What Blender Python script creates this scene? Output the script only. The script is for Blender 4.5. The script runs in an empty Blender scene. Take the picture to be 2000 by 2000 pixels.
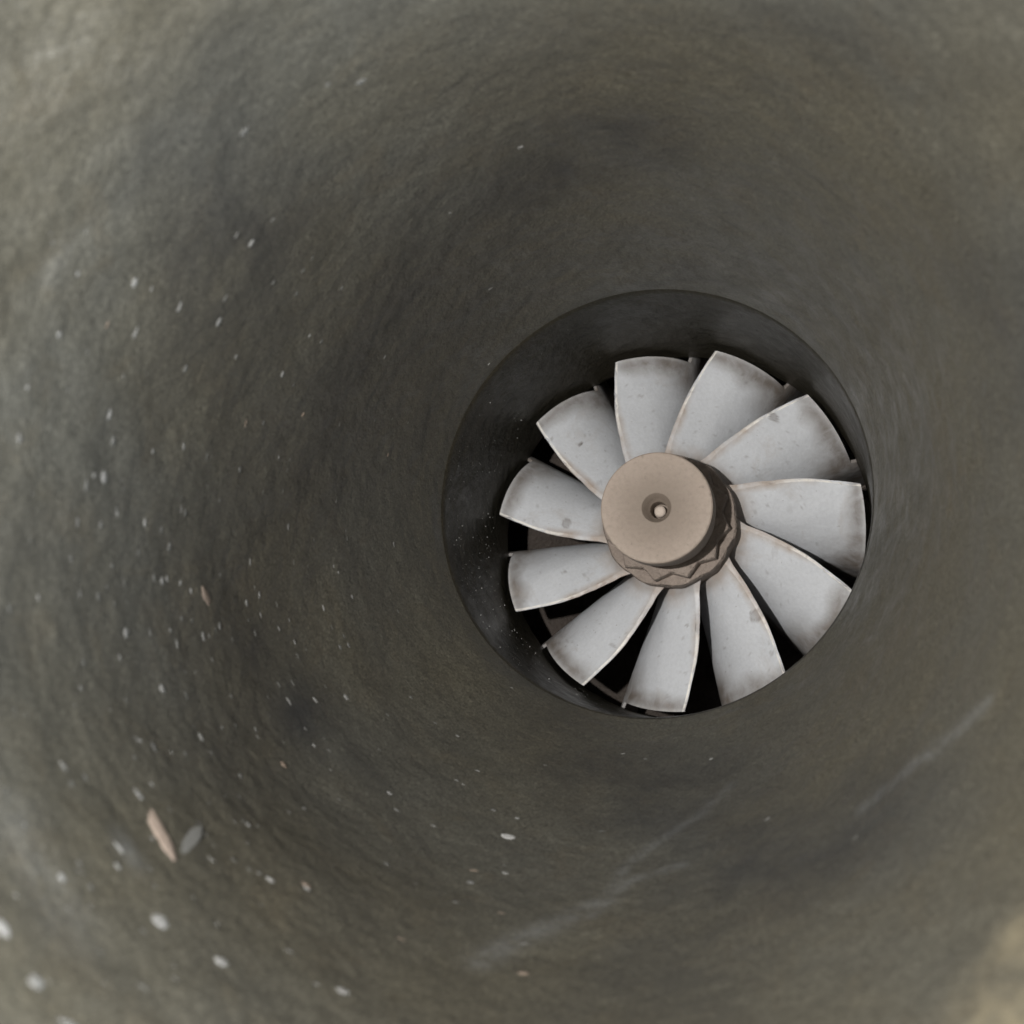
import bpy, bmesh, math, random
import mathutils
from mathutils import Vector, Matrix, noise
from mathutils.bvhtree import BVHTree

# ------------------------------------------------------------------ set-up
# Lengths below are given in wheel radii and multiplied by R (metres): a 50 mm turbine wheel.
R = 0.025
PI = math.pi
random.seed(11)
sc = bpy.context.scene
COL = sc.collection


def V(x, y, z):
    return Vector((x, y, z)) * R


def tag(o, label=None, cat=None, group=None, kind=None):
    if label: o['label'] = label
    if cat: o['category'] = cat
    if group: o['group'] = group
    if kind: o['kind'] = kind
    return o


def empty(name, loc=(0, 0, 0)):
    o = bpy.data.objects.new(name, None)
    o.empty_display_size = R * 0.2
    o.location = Vector(loc) * R
    COL.objects.link(o)
    return o


def link_mesh(name, verts, faces, mat, parent=None, smooth=True, sharp=None):
    me = bpy.data.meshes.new(name)
    me.from_pydata([tuple(v) for v in verts], [], faces)
    me.update()
    if smooth:
        me.polygons.foreach_set('use_smooth', [True] * len(me.polygons))
        if sharp is not None:
            me.set_sharp_from_angle(angle=math.radians(sharp))
    me.materials.append(mat)
    o = bpy.data.objects.new(name, me)
    COL.objects.link(o)
    if parent: o.parent = parent
    return o


def fix_normals(o):
    bm = bmesh.new(); bm.from_mesh(o.data)
    bmesh.ops.recalc_face_normals(bm, faces=bm.faces)
    bm.to_mesh(o.data); bm.free()


def lathe(name, prof, mat, parent=None, n=160, sharp=35, closed=False, rfun=None):
    """revolve (r, z) pairs round the turbine axis"""
    verts, faces = [], []
    m = len(prof)
    for i in range(n):
        a = 2 * PI * i / n
        for j, (r, z) in enumerate(prof):
            rr = rfun(j, a, r) if rfun else r
            verts.append(V(rr * math.cos(a), rr * math.sin(a), z))
    for i in range(n):
        k = (i + 1) % n
        for j in range(m if closed else m - 1):
            l = (j + 1) % m
            faces.append((i * m + j, k * m + j, k * m + l, i * m + l))
    if not closed:
        for j in (0, m - 1):
            if prof[j][0] < 1e-6:      # close onto the axis
                pass
    o = link_mesh(name, verts, faces, mat, parent, True, sharp)
    bm = bmesh.new(); bm.from_mesh(o.data)
    bmesh.ops.remove_doubles(bm, verts=bm.verts, dist=R * 1e-5)
    bmesh.ops.recalc_face_normals(bm, faces=bm.faces)
    bm.to_mesh(o.data); bm.free()
    o.data.set_sharp_from_angle(angle=math.radians(sharp))
    return o


# ------------------------------------------------------------------ materials
class NT:
    def __init__(self, name):
        self.m = bpy.data.materials.new(name)
        self.m.use_nodes = True
        self.t = self.m.node_tree
        self.t.nodes.clear()
        self.out = self.n('ShaderNodeOutputMaterial')
        self.b = self.n('ShaderNodeBsdfPrincipled')
        self.l(self.b.outputs[0], self.out.inputs[0])
        tc = self.n('ShaderNodeTexCoord')
        sc_ = self.n('ShaderNodeVectorMath', operation='SCALE')
        sc_.inputs['Scale'].default_value = 1.0 / R
        self.l(tc.outputs['Object'], sc_.inputs[0])
        self.co = sc_.outputs[0]

    def n(self, typ, **kw):
        x = self.t.nodes.new(typ)
        for k, v in kw.items(): setattr(x, k, v)
        return x

    def l(self, a, b): self.t.links.new(a, b)

    def val(self, sock, v):
        if hasattr(v, 'is_output') or isinstance(v, bpy.types.NodeSocket): self.l(v, sock)
        else: sock.default_value = v

    def noise(self, scale, detail=3, rough=.55, dist=0.0):
        x = self.n('ShaderNodeTexNoise')
        x.inputs['Scale'].default_value = scale
        x.inputs['Detail'].default_value = detail
        x.inputs['Roughness'].default_value = rough
        x.inputs['Distortion'].default_value = dist
        self.l(self.co, x.inputs['Vector'])
        return x.outputs['Fac']

    def ramp(self, fac, stops):
        x = self.n('ShaderNodeValToRGB')
        while len(x.color_ramp.elements) < len(stops): x.color_ramp.elements.new(.5)
        for e, (p, c) in zip(x.color_ramp.elements, stops):
            e.position = p
            e.color = (c, c, c, 1) if isinstance(c, (int, float)) else (*c, 1)
        self.l(fac, x.inputs[0])
        return x.outputs[0]

    def mix(self, fac, a, b, mode='MIX'):
        x = self.n('ShaderNodeMix', data_type='RGBA', blend_type=mode)
        self.val(x.inputs[0], fac)
        for s, v in ((x.inputs[6], a), (x.inputs[7], b)):
            if isinstance(v, tuple): s.default_value = (*v, 1)
            else: self.l(v, s)
        return x.outputs[2]

    def math(self, op, a, b=0.0):
        x = self.n('ShaderNodeMath', operation=op)
        self.val(x.inputs[0], a); self.val(x.inputs[1], b)
        return x.outputs[0]

    def attr(self, name):
        x = self.n('ShaderNodeAttribute', attribute_name=name)
        s = self.n('ShaderNodeSeparateColor')
        self.l(x.outputs['Color'], s.inputs[0])
        return s.outputs

    def bump(self, h, dist, strength=1.0, prev=None):
        x = self.n('ShaderNodeBump')
        x.inputs['Strength'].default_value = strength
        x.inputs['Distance'].default_value = dist * R
        self.l(h, x.inputs['Height'])
        if prev is not None: self.l(prev, x.inputs['Normal'])
        return x.outputs[0]

    def done(self, col, rough, metal=0.0, nrm=None, spec=.5):
        self.val(self.b.inputs['Base Color'], col) if not isinstance(col, tuple) else setattr(self.b.inputs['Base Color'], 'default_value', (*col, 1))
        self.val(self.b.inputs['Roughness'], rough)
        self.val(self.b.inputs['Metallic'], metal)
        self.b.inputs['Specular IOR Level'].default_value = spec
        if nrm is not None: self.l(nrm, self.b.inputs['Normal'])
        return self.m


def mat_cast_wall(name, dark, warm, cool, scuffs=False):
    k = NT(name)
    big = k.ramp(k.noise(.9, 2, .5, .3), [(.36, 0.0), (.64, 1.0)])
    c = k.mix(big, warm, cool)
    mid = k.ramp(k.noise(7, 4, .6), [(.3, .94), (.7, 1.05)])
    c = k.mix(1.0, c, mid, 'MULTIPLY')
    rust = k.ramp(k.noise(4.3, 4, .65, .8), [(.52, 0.0), (.70, .3)])
    c = k.mix(rust, c, tuple(x * y for x, y in zip(warm, (1.10, 1.0, .90))))
    grain = k.ramp(k.noise(88, 2, .7), [(.28, .42), (.46, .95), (.55, 1.05), (.74, 1.85)])
    c = k.mix(.8, c, grain, 'MULTIPLY')
    pits = k.ramp(k.noise(34, 2, .6), [(.30, .55), (.40, 1.0)])
    c = k.mix(.35, c, pits, 'MULTIPLY')
    if scuffs:
        a = k.attr('wall_marks')
        sm = k.math('MULTIPLY', a[0], k.ramp(k.noise(13, 4, .7, 1.2), [(.34, .15), (.58, 1.0)]))
        c = k.mix(sm, c, (.20, .208, .212))
        st = k.math('MULTIPLY', a[1], k.ramp(k.noise(4, 3, .6), [(.35, .35), (.6, 1.0)]))
        c = k.mix(st, c, dark)
        b2 = k.math('MULTIPLY', a[2], k.ramp(k.noise(7, 4, .65, .6), [(.35, .12), (.65, .75)]))
        c = k.mix(b2, c, (.26, .225, .15))
    h1 = k.noise(19, 2, .5)
    h2 = k.noise(60, 2, .6)
    n = k.bump(h1, .0068, .9)
    n = k.bump(h2, .0035, .9, n)
    rg = k.ramp(k.noise(9, 3, .6), [(.3, .33), (.7, .52)])
    return k.done(c, rg, 0.0, n, .5 if scuffs else .25)


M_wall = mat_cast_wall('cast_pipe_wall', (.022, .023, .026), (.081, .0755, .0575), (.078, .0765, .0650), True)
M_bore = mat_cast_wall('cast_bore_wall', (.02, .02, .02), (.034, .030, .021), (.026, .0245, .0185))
M_shell = mat_cast_wall('cast_outer_shell', (.05, .045, .04), (.12, .10, .08), (.10, .10, .095))


def mat_blade():
    k = NT('dull_cast_blade_alloy')
    a = k.attr('stain_and_light')
    cloud = k.ramp(k.noise(3.0, 3, .5), [(.3, .95), (.7, 1.05)])
    c = k.mix(1.0, (.545, .562, .588), cloud, 'MULTIPLY')
    fine = k.ramp(k.noise(60, 2, .6), [(.3, .95), (.7, 1.04)])
    c = k.mix(1.0, c, fine, 'MULTIPLY')
    # blotchy rim deposit, with shade painted in at root and spur
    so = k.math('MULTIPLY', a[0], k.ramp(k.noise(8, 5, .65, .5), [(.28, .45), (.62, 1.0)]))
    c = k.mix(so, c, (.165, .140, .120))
    # tan dust near the root and along the edge
    tn = k.math('MULTIPLY', a[1], k.ramp(k.noise(17, 4, .65), [(.3, .55), (.6, 1.0)]))
    tn = k.math('MULTIPLY', tn, k.ramp(k.noise(5.5, 3, .6), [(.36, .25), (.60, 1.0)]))
    c = k.mix(tn, c, (.37, .31, .265))
    gr = k.ramp(k.noise(2.6, 5, .7, 1.0), [(.56, 0.0), (.72, .42)])
    c = k.mix(gr, c, (.36, .315, .275))
    ae = k.n('ShaderNodeAttribute', attribute_name='stain_and_light')
    c = k.mix(k.math('MULTIPLY', ae.outputs['Alpha'], k.ramp(k.noise(23, 3, .6), [(.35, .3), (.6, 1.0)])), c, (.80, .77, .71))
    # separate spots
    c = k.mix(a[2], c, (.13, .105, .09))
    pep = k.ramp(k.noise(46, 1, .5), [(.76, 0.0), (.79, .35)])
    c = k.mix(pep, c, (.14, .12, .11))
    n = k.bump(k.noise(30, 3, .6), .004, .6)
    n = k.bump(k.noise(4.5, 2, .5), .02, .4, n)
    return k.done(c, k.ramp(k.noise(12, 3, .6), [(.3, .40), (.7, .58)]), 0.0, n, .5)


M_blade = mat_blade()


def mat_hub(name, c0, c1, bump=.012, dish=False):
    k = NT(name)
    c = k.mix(k.ramp(k.noise(4, 4, .6, .3), [(.3, 0.0), (.7, 1.0)]), c0, c1)
    g = k.ramp(k.noise(45, 3, .6), [(.28, .88), (.5, 1.0), (.72, 1.07)])
    c = k.mix(1.0, c, g, 'MULTIPLY')
    sp = k.ramp(k.noise(22, 2, .5), [(.25, .6), (.30, 1.0)])
    c = k.mix(.5, c, sp, 'MULTIPLY')
    if dish:                                   # brown deposit baked on the hollow middle of the face
        xy = k.n('ShaderNodeVectorMath', operation='MULTIPLY'); xy.inputs[1].default_value = (1, 1, 0)
        k.l(k.co, xy.inputs[0])
        ln = k.n('ShaderNodeVectorMath', operation='LENGTH'); k.l(xy.outputs[0], ln.inputs[0])
        dd = k.math('ADD', ln.outputs['Value'], k.math('MULTIPLY', k.noise(9, 3, .6), .07))
        c = k.mix(k.ramp(dd, [(.10, .8), (.17, .62), (.31, 0.0)]), c, (.19, .155, .125))
    n = k.bump(k.noise(38, 3, .6), bump, .7)
    return k.done(c, .68, 0.0, n, .3)


M_cap = mat_hub('tan_baked_cap', (.325, .268, .224), (.347, .290, .246), .004, True)
M_nut = mat_hub('tan_cast_root', (.20, .163, .138), (.29, .242, .208), .03)
M_pin = mat_hub('pale_pin', (.42, .355, .305), (.48, .415, .36), .004)
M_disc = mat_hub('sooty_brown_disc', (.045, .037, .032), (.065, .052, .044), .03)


def mat_fleck(name, col, rough=.5):
    k = NT(name)
    c = k.mix(k.ramp(k.noise(25, 3, .6), [(.35, 0.0), (.65, 1.0)]), tuple(x * .55 for x in col), col)
    n = k.bump(k.noise(40, 2, .6), .01, .6)
    return k.done(c, rough, 0.0, n, .5)


M_fl = [mat_fleck('pale_dust', (.36, .36, .35), .3), mat_fleck('grey_dust', (.20, .20, .19), .3),
        mat_fleck('tan_dust', (.36, .28, .22), .35), mat_fleck('white_dust', (.72, .72, .71))]
M_tan = mat_fleck('tan_scale', (.42, .335, .275), .6)
M_grey = mat_fleck('grey_scale', (.27, .27, .255), .8)

# ------------------------------------------------------------------ camera (in wheel radii)
CAM = Vector((1.07872844, -1.10700147, 6.56043843))
ROWS = [Vector((0.95752513, 0.02984838, -0.28680081)),      # right
        Vector((-0.02138261, -0.98453938, -0.17385339)),    # down
        Vector((-0.28755594, 0.17260154, -0.94208295))]     # forward
rt, dn, fw = ROWS
cd = bpy.data.cameras.new('camera')
cam = bpy.data.objects.new('camera', cd)
COL.objects.link(cam)
mw = Matrix((rt, -dn, -fw)).transposed().to_4x4()
mw.translation = CAM * R
cam.matrix_world = mw
cd.sensor_width = 36.0
cd.lens = 43.2
cd.clip_start = 0.002
cd.clip_end = 20
cd.dof.use_dof = True
cd.dof.focus_distance = 6.25 * R
cd.dof.aperture_fstop = 42.0
sc.camera = cam


def camspace(x, y, z):          # a place given as right / down / forward of the lens
    return CAM + rt * x + dn * y + fw * z


# ------------------------------------------------------------------ turbine housing: elbow pipe + bore
housing = empty('turbine_housing')
tag(housing, 'dark rough cast outlet pipe of the turbine housing, seen down its inside', 'pipe')

STEP_R, STEP_Z = 1.051, 0.813
axis_n = Vector((0, 0, 1))
pipe_n = (-fw).normalized()
ring_a = (Vector((0, 0, STEP_Z)), axis_n, STEP_R)
ring_b = (camspace(.300, -.095, 4.72), (axis_n * .45 + pipe_n * .55).normalized(), 1.43)
ring_c = (camspace(-.005, -.128, 2.5), pipe_n, 1.60)


def ring_pt(ring, a):
    c, n, r = ring
    e1 = (rt - n * rt.dot(n)).normalized()
    e2 = n.cross(e1)
    return c + (e1 * math.cos(a) + e2 * math.sin(a)) * r


# where the elbow's fold runs: (angle, sideways spread, distance from the lens); the fold lies deeper on the upper left
FOLD = [(0, .292, 4.40), (45, .298, 4.50), (80, .304, 4.60), (105, .306, 4.65), (130, .308, 4.72), (152, .296, 4.80), (180, .240, 5.05),
        (215, .200, 5.30), (245, .240, 5.00), (272, .283, 4.70), (315, .292, 4.45)]


def fold_pt(a):
    q = math.degrees(-a) % 360
    n = len(FOLD)
    for i in range(n):
        x1 = FOLD[i][0]; x2 = FOLD[(i + 1) % n][0] + (360 if i == n - 1 else 0)
        if x1 <= q < x2:
            t = (q - x1) / (x2 - x1); out = []
            for c in (1, 2):
                y0, y1, y2, y3 = (FOLD[(i + d) % n][c] for d in (-1, 0, 1, 2))
                out.append(.5 * (2 * y1 + (y2 - y0) * t + (2 * y0 - 5 * y1 + 4 * y2 - y3) * t * t + (3 * y1 - y0 - 3 * y2 + y3) * t ** 3))
            sp, d = out
            g = math.radians(q)
            return camspace((.0625 + sp * math.cos(g)) * d, (-.0208 + sp * math.sin(g)) * d, d)


NA, NZ = 560, 230


def wall_line(a):
    """points of the pipe's inside at angle a, from the step out to the mouth"""
    A, B, C = ring_pt(ring_a, a), fold_pt(a), ring_pt(ring_c, a)
    # rounded at the elbow
    p0 = B + (A - B) * .38
    p1 = B + (C - B) * .20
    pts = []
    n1, n2, n3 = 70, 60, NZ - 130
    for i in range(n1): pts.append(A.lerp(p0, i / n1))
    for i in range(n2):
        t = i / n2
        pts.append(p0 * (1 - t) ** 2 + B * 2 * t * (1 - t) + p1 * t * t)
    for i in range(n3): pts.append(p1.lerp(C, i / (n3 - 1)))
    return pts


lines = [wall_line(2 * PI * i / NA) for i in range(NA)]
wall_v = []
for i in range(NA):
    a = 2 * PI * i / NA
    for j, p in enumerate(lines[i]):
        cax = ring_a[0].lerp(ring_b[0], min(1, j / 100)) if j < 100 else ring_b[0].lerp(ring_c[0], (j - 100) / (NZ - 101))
        nrm = (p - cax).normalized()
        d = noise.noise(p * 1.6) * .022 + noise.noise(p * 5.0 + Vector((3, 1, 7))) * .008 + noise.noise(p * 17 + Vector((9, 4, 2))) * .0036
        d *= min(1, j / 10)
        wall_v.append((p + nrm * d))
# lip at the mouth and the outside of the casting
lip = [(0.02, .03), (.07, .055), (.16, .06), (.23, .02), (.25, -.08)]
outer = []
for i in range(NA):
    a = 2 * PI * i / NA
    c, n, r = ring_c
    e1 = (rt - n * rt.dot(n)).normalized(); e2 = n.cross(e1)
    rad = e1 * math.cos(a) + e2 * math.sin(a)
    row = [c + rad * (r + dr) + n * dz for dr, dz in lip]
    cb, nb, rb = ring_b
    f1 = (rt - nb * rt.dot(nb)).normalized(); f2 = nb.cross(f1)
    radb = f1 * math.cos(a) + f2 * math.sin(a)
    row += [cb + radb * (rb + .25), Vector((0, 0, .75)) + (ring_pt(ring_a, a) - ring_a[0]).normalized() * 1.6,
            Vector((0, 0, -.35)) + (ring_pt(ring_a, a) - ring_a[0]).normalized() * 2.1]
    outer.append(row)
faces = []
NO = len(outer[0])
verts = [v * R for v in wall_v] + [v * R for row in outer for v in row]
off = NA * NZ
for i in range(NA):
    k = (i + 1) % NA
    for j in range(NZ - 1):
        faces.append((i * NZ + j, i * NZ + j + 1, k * NZ + j + 1, k * NZ + j))
    faces.append((i * NZ + NZ - 1, off + i * NO, off + k * NO, k * NZ + NZ - 1))
    for j in range(NO - 1):
        faces.append((off + i * NO + j, off + i * NO + j + 1, off + k * NO + j + 1, off + k * NO + j))
pipe = link_mesh('outlet_pipe', verts, faces, M_wall, housing)

# marks painted on the metal: pale scuffs, darker patches, bare tan metal at the mouth
SCUFFS = [
    (0.05,0.36,[(-0.125,-1.816,2.822),(-0.112,-1.807,2.768),(-0.097,-1.796,2.717),(-0.081,-1.785,2.668),(-0.064,-1.774,2.619),(-0.042,-1.765,2.576),(-0.019,-1.755,2.537),(0.004,-1.745,2.496),(0.027,-1.735,2.452),(0.054,-1.724,2.406),(0.082,-1.712,2.356),(0.111,-1.7,2.31),(0.143,-1.686,2.275)]),
    (0.026,0.36,[(0.143,-1.686,2.275),(0.147,-1.664,2.202),(0.15,-1.641,2.125),(0.155,-1.617,2.049),(0.159,-1.592,1.966),(0.179,-1.573,1.911),(0.203,-1.552,1.871),(0.227,-1.531,1.833),(0.253,-1.509,1.8),(0.284,-1.487,1.757),(0.317,-1.464,1.715),(0.35,-1.441,1.678),(0.386,-1.416,1.648),(0.407,-1.391,1.608),(0.43,-1.365,1.569),(0.453,-1.338,1.532),(0.475,-1.311,1.49)]),
    (0.03,0.35,[(0.117,-1.72,2.392),(0.134,-1.7,2.313),(0.155,-1.677,2.251),(0.175,-1.654,2.177),(0.198,-1.629,2.111),(0.239,-1.616,2.083),(0.28,-1.603,2.059),(0.325,-1.588,2.051),(0.369,-1.573,2.04)]),
    (0.034,0.42,[(1.009,-1.326,2.292),(1.034,-1.304,2.298),(1.058,-1.283,2.303),(1.082,-1.261,2.312),(1.106,-1.239,2.328),(1.126,-1.22,2.349),(1.146,-1.201,2.362),(1.166,-1.182,2.37),(1.185,-1.163,2.384),(1.2,-1.152,2.407),(1.215,-1.142,2.422),(1.23,-1.131,2.434),(1.245,-1.121,2.451)]),
    (0.03,0.3,[(1.245,-1.121,2.451),(1.258,-1.109,2.466),(1.271,-1.097,2.482),(1.283,-1.085,2.501),(1.295,-1.073,2.519),(1.315,-1.051,2.539),(1.334,-1.03,2.563),(1.353,-1.009,2.587),(1.372,-0.988,2.605)]),
    (0.04,0.35,[(-0.915,-1.439,3.56),(-0.903,-1.452,3.563),(-0.892,-1.465,3.565),(-0.881,-1.477,3.566),(-0.87,-1.49,3.568)]),
    (0.05,0.12,[(-1.072,0.065,3.879),(-1.064,0.083,3.879),(-1.056,0.101,3.878),(-1.049,0.119,3.876),(-1.042,0.137,3.875)]),
    (0.1,0.18,[(-0.988,-1.341,3.94),(-0.97,-1.371,3.935),(-0.951,-1.401,3.93),(-0.934,-1.431,3.924),(-0.914,-1.46,3.922),(-0.892,-1.493,3.917),(-0.87,-1.525,3.912),(-0.843,-1.556,3.914),(-0.817,-1.586,3.916)])]
# bare spots by the mouth
TANS = [
    ((1.333,-1.597,3.508),0.1), ((1.283,-1.675,3.572),0.09), ((1.362,-1.539,3.446),0.07),
    ((1.337,-1.67,3.653),0.12)]
DARK_PATCHES = [  # soft darker patches: place, radius, strength
    ((0.17,1.1,2.349),0.28,0.8), ((-0.159,1.074,2.079),0.27,0.6), ((0.226,1.04,1.083),0.14,0.6),
    ((-1.071,-1.091,2.2),0.22,0.75), ((-1.213,-0.83,2.379),0.18,0.65), ((-0.871,-1.279,2.097),0.2,0.4),
    ((0.586,-1.49,2.05),0.25,0.25), ((-0.797,0.692,1.471),0.2,0.3)]


def seg_dist(p, a, b):
    ab = b - a
    t = max(0, min(1, (p - a).dot(ab) / max(ab.length_squared, 1e-9)))
    return (p - (a + ab * t)).length


cols = [0.0] * (4 * len(verts))
scuff_segs = []
for w, s, pl in SCUFFS:
    P = [Vector(q) for q in pl]
    scuff_segs += [(P[i], P[i + 1], w, s) for i in range(len(P) - 1)]
for idx, p in enumerate(wall_v):
    m = 0.0
    for a, b, w, s in scuff_segs:
        if abs(p.x - a.x) > .6 or abs(p.y - a.y) > .6 or abs(p.z - a.z) > .6: continue
        d = seg_dist(p, a, b)
        if d < 3 * w: m = max(m, s * math.exp(-(d / w) ** 2))
    tn = 0.0
    for c, rr in TANS:
        d = (p - Vector(c)).length / rr
        if d < 2.2: tn = max(tn, math.exp(-d * d * .9))
    drk = 0.0
    for c, rr, sd in DARK_PATCHES:
        d = (p - Vector(c)).length / rr
        if d < 2: drk = max(drk, sd * math.exp(-d * d * 1.3) * (1 + .5 * noise.noise(p * 5)))
    oil = max(0, noise.noise(p * 1.1 + Vector((5, 5, 1))) * 1.0 - .15)
    cols[4 * idx:4 * idx + 4] = [m, max(min(.6, oil), drk), max(0, tn), 1]
ca = pipe.data.color_attributes.new('wall_marks', 'FLOAT_COLOR', 'POINT')
ca.data.foreach_set('color', cols)

# the bore the wheel turns in, with the shroud flaring out behind the blades
bore_prof = [(STEP_R + .001, STEP_Z + .001), (STEP_R - .003, STEP_Z - .006), (STEP_R - .008, STEP_Z - .024), (STEP_R - .010, STEP_Z - .06), (1.040, .55), (1.037, .2), (1.032, -.28), (1.055, -.36), (1.12, -.48),
             (1.26, -.60), (1.5, -.66), (2.1, -.68), (2.1, -1.02), (1.5, -1.02), (0.0, -1.02)]
dense = []
for (r0, z0), (r1, z1) in zip(bore_prof[:-1], bore_prof[1:]):
    n = max(1, int(math.hypot(r1 - r0, z1 - z0) / .015))
    for i in range(n): dense.append((r0 + (r1 - r0) * i / n, z0 + (z1 - z0) * i / n))
dense.append(bore_prof[-1])


def bore_r(j, a, r):
    if j < 3 or r < .5: return r
    z = dense[j][1]
    c, s_ = math.cos(a), math.sin(a)
    return r + (.003 * noise.noise(Vector((c * 6, s_ * 6, z * 6))) + .0035 * noise.noise(Vector((c * 19, s_ * 19, z * 19))) + .002 * noise.noise(Vector((c * 40, s_ * 40, z * 40)))) * min(1, max(.25, (.81 - z) * 8))


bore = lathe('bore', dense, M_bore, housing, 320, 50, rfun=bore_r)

# ------------------------------------------------------------------ turbine wheel
wheel = empty('turbine_rotor', (0, 0, 0))
tag(wheel, 'pale grey eleven bladed turbine rotor with tan hub, at the bottom of the pipe', 'turbine rotor')

TE_TAB = [(.30, 22.0), (.36, 18.6), (.40, 16.2), (.57, 10.6), (.73, 6.6), (.86, 3.1), (1.0, 0.0), (1.5, -8.0)]


def te_ang(r):
    for (r0, a0), (r1, a1) in zip(TE_TAB[:-1], TE_TAB[1:]):
        if r <= r1:
            return a0 + (a1 - a0) * (r - r0) / (r1 - r0)
    return TE_TAB[-1][1]


def lerp_tab(tab, x):
    if x <= tab[0][0]: return tab[0][1]
    for (x0, y0), (x1, y1) in zip(tab[:-1], tab[1:]):
        if x <= x1:
            t = (x - x0) / (x1 - x0)
            return y0 + (y1 - y0) * t
    return tab[-1][1]


KZ, KA = .17, 26.5


def te_z(r):
    return KZ * math.log(1 + te_ang(r) / KA)


PHI = [(.20, 50), (.10, 21.2), (.05, 9.1), (0.0, 0.0), (-.05, -7.2), (-.10, -12.0), (-.16, -16.2), (-.23, -19.7), (-.30, -22.0), (-.36, -23.0), (-.45, -23.5), (-.60, -23.8), (-1.0, -24.0)]


def phi(z):                      # clockwise sweep of the blade as it goes deeper (degrees)
    if z >= PHI[0][0]: return PHI[0][1]
    for i in range(len(PHI) - 1):
        z0, y0 = PHI[i]; z1, y1 = PHI[i + 1]
        if z >= z1:
            def sl(q):
                a, b = PHI[max(0, q - 1)], PHI[min(len(PHI) - 1, q + 1)]
                return (b[1] - a[1]) / (b[0] - a[0])
            h = z1 - z0; t = (z - z0) / h
            return (y0 * (2 * t ** 3 - 3 * t * t + 1) + h * sl(i) * (t ** 3 - 2 * t * t + t) + y1 * (3 * t * t - 2 * t ** 3) + h * sl(i + 1) * (t ** 3 - t * t))
    return PHI[-1][1]


SHROUD = [(0, 1.0), (.285, 1.0), (.297, 1.038), (.33, 1.045), (.42, 1.075), (.55, 1.17), (.62, 1.30), (.80, 1.32)]
HUBLINE = [(0, .345), (.25, .36), (.45, .42), (.60, .53), (.72, .70), (.80, .92), (.86, 1.25)]
NU, NV = 72, 76

SPOTS = {  # blade number: (angle from its tip edge in degrees, radius, size, darkness) of separate marks
    10: [(4.0, .60, .030, .5)],
    11: [(-3.0, .72, .014, .95), (8.5, .47, .018, .25), (2, .86, .01, .4)],
    1: [(-4, .77, .012, .4), (0, .78, .007, .35), (-6, .60, .007, .3)],
    2: [(-8, .55, .008, .3), (-5, .70, .007, .3)],
    3: [(3.2, .79, .026, .62), (-20, .60, .008, .25)],
    4: [(-3, .62, .020, .16), (-8, .75, .008, .2)],
    5: [(6, .56, .022, .18), (-12, .72, .007, .3)],
    6: [(6.6, .66, .036, .5), (-14, .70, .007, .45), (1.5, .86, .013, .35)],
    7: [(6, .55, .010, .5), (-5, .92, .014, .22), (2.4, .80, .010, .25)],
    8: [(3.6, .73, .015, .35), (-15, .88, .012, .35)],
    9: [(2, .56, .013, .35), (-5, .66, .008, .5), (6, .55, .01, .25)],
}


rx = random.Random(77)
EXTRA = {k: [(rx.uniform(-18, 8), rx.uniform(.42, .97), rx.uniform(.004, .010), rx.uniform(.12, .4)) for _ in range(16)] for k in range(0, 13)}


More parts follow.
